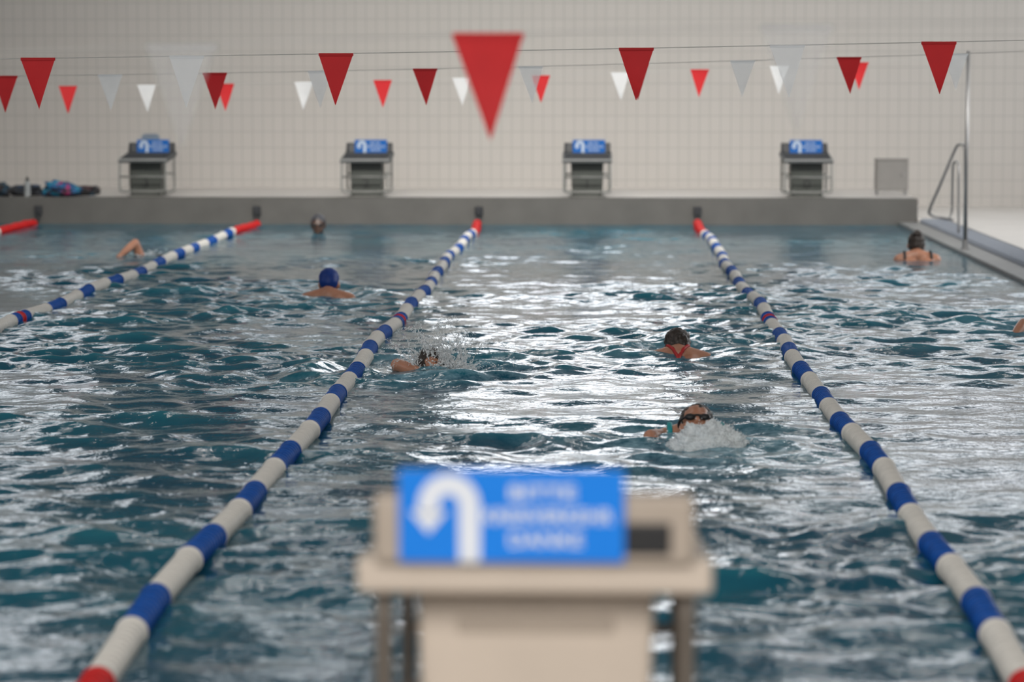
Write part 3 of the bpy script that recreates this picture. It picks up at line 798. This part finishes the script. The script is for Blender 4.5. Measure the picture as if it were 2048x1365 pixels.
x, y = W(1355, 706)
person('swimmer in a red swimsuit with wet dark hair swimming away', x, y, False, 0.024, 0.036, -14, (0, -0.60, -0.38), LEG_B,
       *DEEP_ARMS, 'skin', ('short', M['hair']), ('racer', 'suit_red'))
x, y = W(1393, 874)
person('breaststroke swimmer with black goggles pushing a mound of water', x, y, True, 0.042, 0.036, 38, (0, -0.58, -0.36), LEG_B,
       [(-0.30, 0.06, -0.22), (-0.2, 0.30, -0.22)], [(0.21, 0.04, 0.00), (0.15, 0.24, -0.12)], 'skin', ('short', M['hair']), ('straps', 'suit_teal'), True)
x, y = W(1832, 516)
person('swimmer with dark pinned-up hair and black swimsuit', x, y, False, 0.130, 0.072, 0, (0, -0.42, -0.45), LEG_B,
       *DEEP_ARMS, 'skin', ('bun', M['hair']), ('straps', 'suit_black'))
x, y = W(2110, 664)
person('front crawl swimmer with one bent arm above the water', x, y, True, -0.10, -0.02, 30, (0, -0.62, -0.16), LEG_C,
       [(-0.22, 0.28, -0.16), (-0.2, 0.50, -0.20)], [(0.20, -0.02, 0.06), (0.30, 0.14, -0.04), (0, 0, -0.6)], 'skin', ('cap', M['cap_black']), ('trunks', 'suit_black'), True)

# ------------------------------------------------------------------ splashes
_b = bmesh.new(); bmesh.ops.create_icosphere(_b, subdivisions=1, radius=1)
_b.verts.ensure_lookup_table()
IV = np.array([v.co[:] for v in _b.verts]); IF = np.array([[v.index for v in f.verts] for f in _b.faces]); _b.free()
def drops_mesh(name, pts, sizes, dirs):
    pts = np.array(pts); n = len(pts)
    V = []
    for p, s, d in zip(pts, sizes, dirs):
        d = np.array(d); L = np.linalg.norm(d) + 1e-6; d = d / L
        st = 1 + 1.5 * min(1.5, L)
        v = IV * s; v = v + np.outer(v @ d, d) * (st - 1)
        V.append(v + p)
    V = np.concatenate(V); F = np.concatenate([IF + i * len(IV) for i in range(n)])
    me = bpy.data.meshes.new(name)
    me.from_pydata(V.tolist(), [], F.tolist()); me.update()
    for p in me.polygons: p.use_smooth = True
    return me
def splash(c, label, rx, ry, hgt, n, seed, mound=None, strands=30, big=1.0, skin_n=0):
    rng = np.random.default_rng(seed); pts = []; sz = []; dr = []
    for i in range(strands):
        a = rng.uniform(0, 2 * np.pi); v = rng.uniform(0.15, 1.0) ** 1.3
        vx = math.cos(a) * rx * 1.5 * rng.uniform(0.2, 1); vy = math.sin(a) * ry * rng.uniform(0.3, 1); vz = hgt * 4.4 * v * rng.uniform(0.5, 1)
        x0 = rng.normal(0, rx * 0.35); y0 = rng.normal(0, ry * 0.3)
        m = n // strands
        tm = rng.uniform(0.3, 1.0)
        for k in range(m):
            t = tm * rng.uniform(0.02, 1.0)
            sp = 0.002 + 0.009 * t
            p = (x0 + vx * t + rng.normal(0, sp), y0 + vy * t + rng.normal(0, sp), vz * t * (1 - t) + rng.normal(0, sp * 0.8))
            pts.append((p[0], p[1], max(-0.01, p[2]))); sz.append(big * rng.uniform(0.0008, 0.0028) * (1.5 if t < 0.35 else 1)); dr.append((vx, vy, vz * (1 - 2 * t)))
    e = empty('water_splash', c, label, 'splash', kind='stuff')
    for j, (ox, oy, mx, my, mz) in enumerate(mound or []):
        bm = bmesh.new(); bmesh.ops.create_icosphere(bm, subdivisions=6, radius=1)
        for v in bm.verts:
            q = v.co.copy(); sd = Vector((seed + j * 7, 0, 0))
            f = 0.92 + 0.35 * mnoise.noise(q * 2.0 + sd) + 0.26 * abs(mnoise.noise(q * 5 + sd)) + 0.22 * abs(mnoise.noise(q * 11 + sd)) + 0.12 * abs(mnoise.noise(q * 24 + sd)) + 0.03 * mnoise.noise(q * 50 + sd)
            v.co = Vector((ox + q.x * mx * f, oy + q.y * my * f, -0.02 + q.z * mz * f))
            if skin_n and rng.random() < skin_n and v.co.z > 0:
                o = Vector((v.co.x - ox, v.co.y - oy, v.co.z)) * rng.uniform(0, 0.2)
                pts.append((v.co.x + o.x, v.co.y + o.y, v.co.z + o.z)); sz.append(rng.uniform(0.0010, 0.0030)); dr.append((0, 0, 0.2))
        add('foam_mound', bm_mesh(bm, 'mound'), 'splash', e, smooth=True)
    add('droplets', drops_mesh('droplets', pts, sz, dr), 'drop', e, kind='stuff')
x, y = W(880, 740)
splash((x, y - 0.10, 0), 'spray of droplets thrown up around the crawl swimmer', 0.24, 0.14, 0.30, 8800, 3,
       [(0.08, 0.05, 0.08, 0.07, 0.05), (0.16, 0.05, 0.05, 0.06, 0.035), (0.0, -0.04, 0.07, 0.05, 0.028)], 120, 1.05, 0.02)
x, y = W(1415, 892)
splash((x, y, 0), 'rounded mound of frothy water in front of a swimmer', 0.20, 0.12, 0.12, 900, 8,
       [(-0.01, 0, 0.13, 0.10, 0.11), (0.08, 0.0, 0.085, 0.08, 0.09), (-0.10, -0.02, 0.07, 0.07, 0.055), (0.02, -0.06, 0.12, 0.07, 0.06), (-0.01, 0.01, 0.11, 0.08, 0.095)], 60, 1.0, 0.02)
x, y = W(290, 512)
splash((x, y, 0), 'small splash around a crawl swimmer', 0.15, 0.2, 0.07, 400, 13, [(0.02, -0.02, 0.07, 0.10, 0.02)], 20)

# ------------------------------------------------------------------ camera
cd = bpy.data.cameras.new('Camera'); cam = bpy.data.objects.new('Camera', cd); coll.objects.link(cam)
cam.location = CAM; cam.rotation_euler = (math.radians(90 - 5.55), 0, math.radians(1.79))
cd.sensor_width = 36; cd.lens = FPX / 2048 * 36
cd.dof.use_dof = True; cd.dof.focus_distance = 14.2; cd.dof.aperture_fstop = 2.1
cd.clip_end = 200
scene.camera = cam
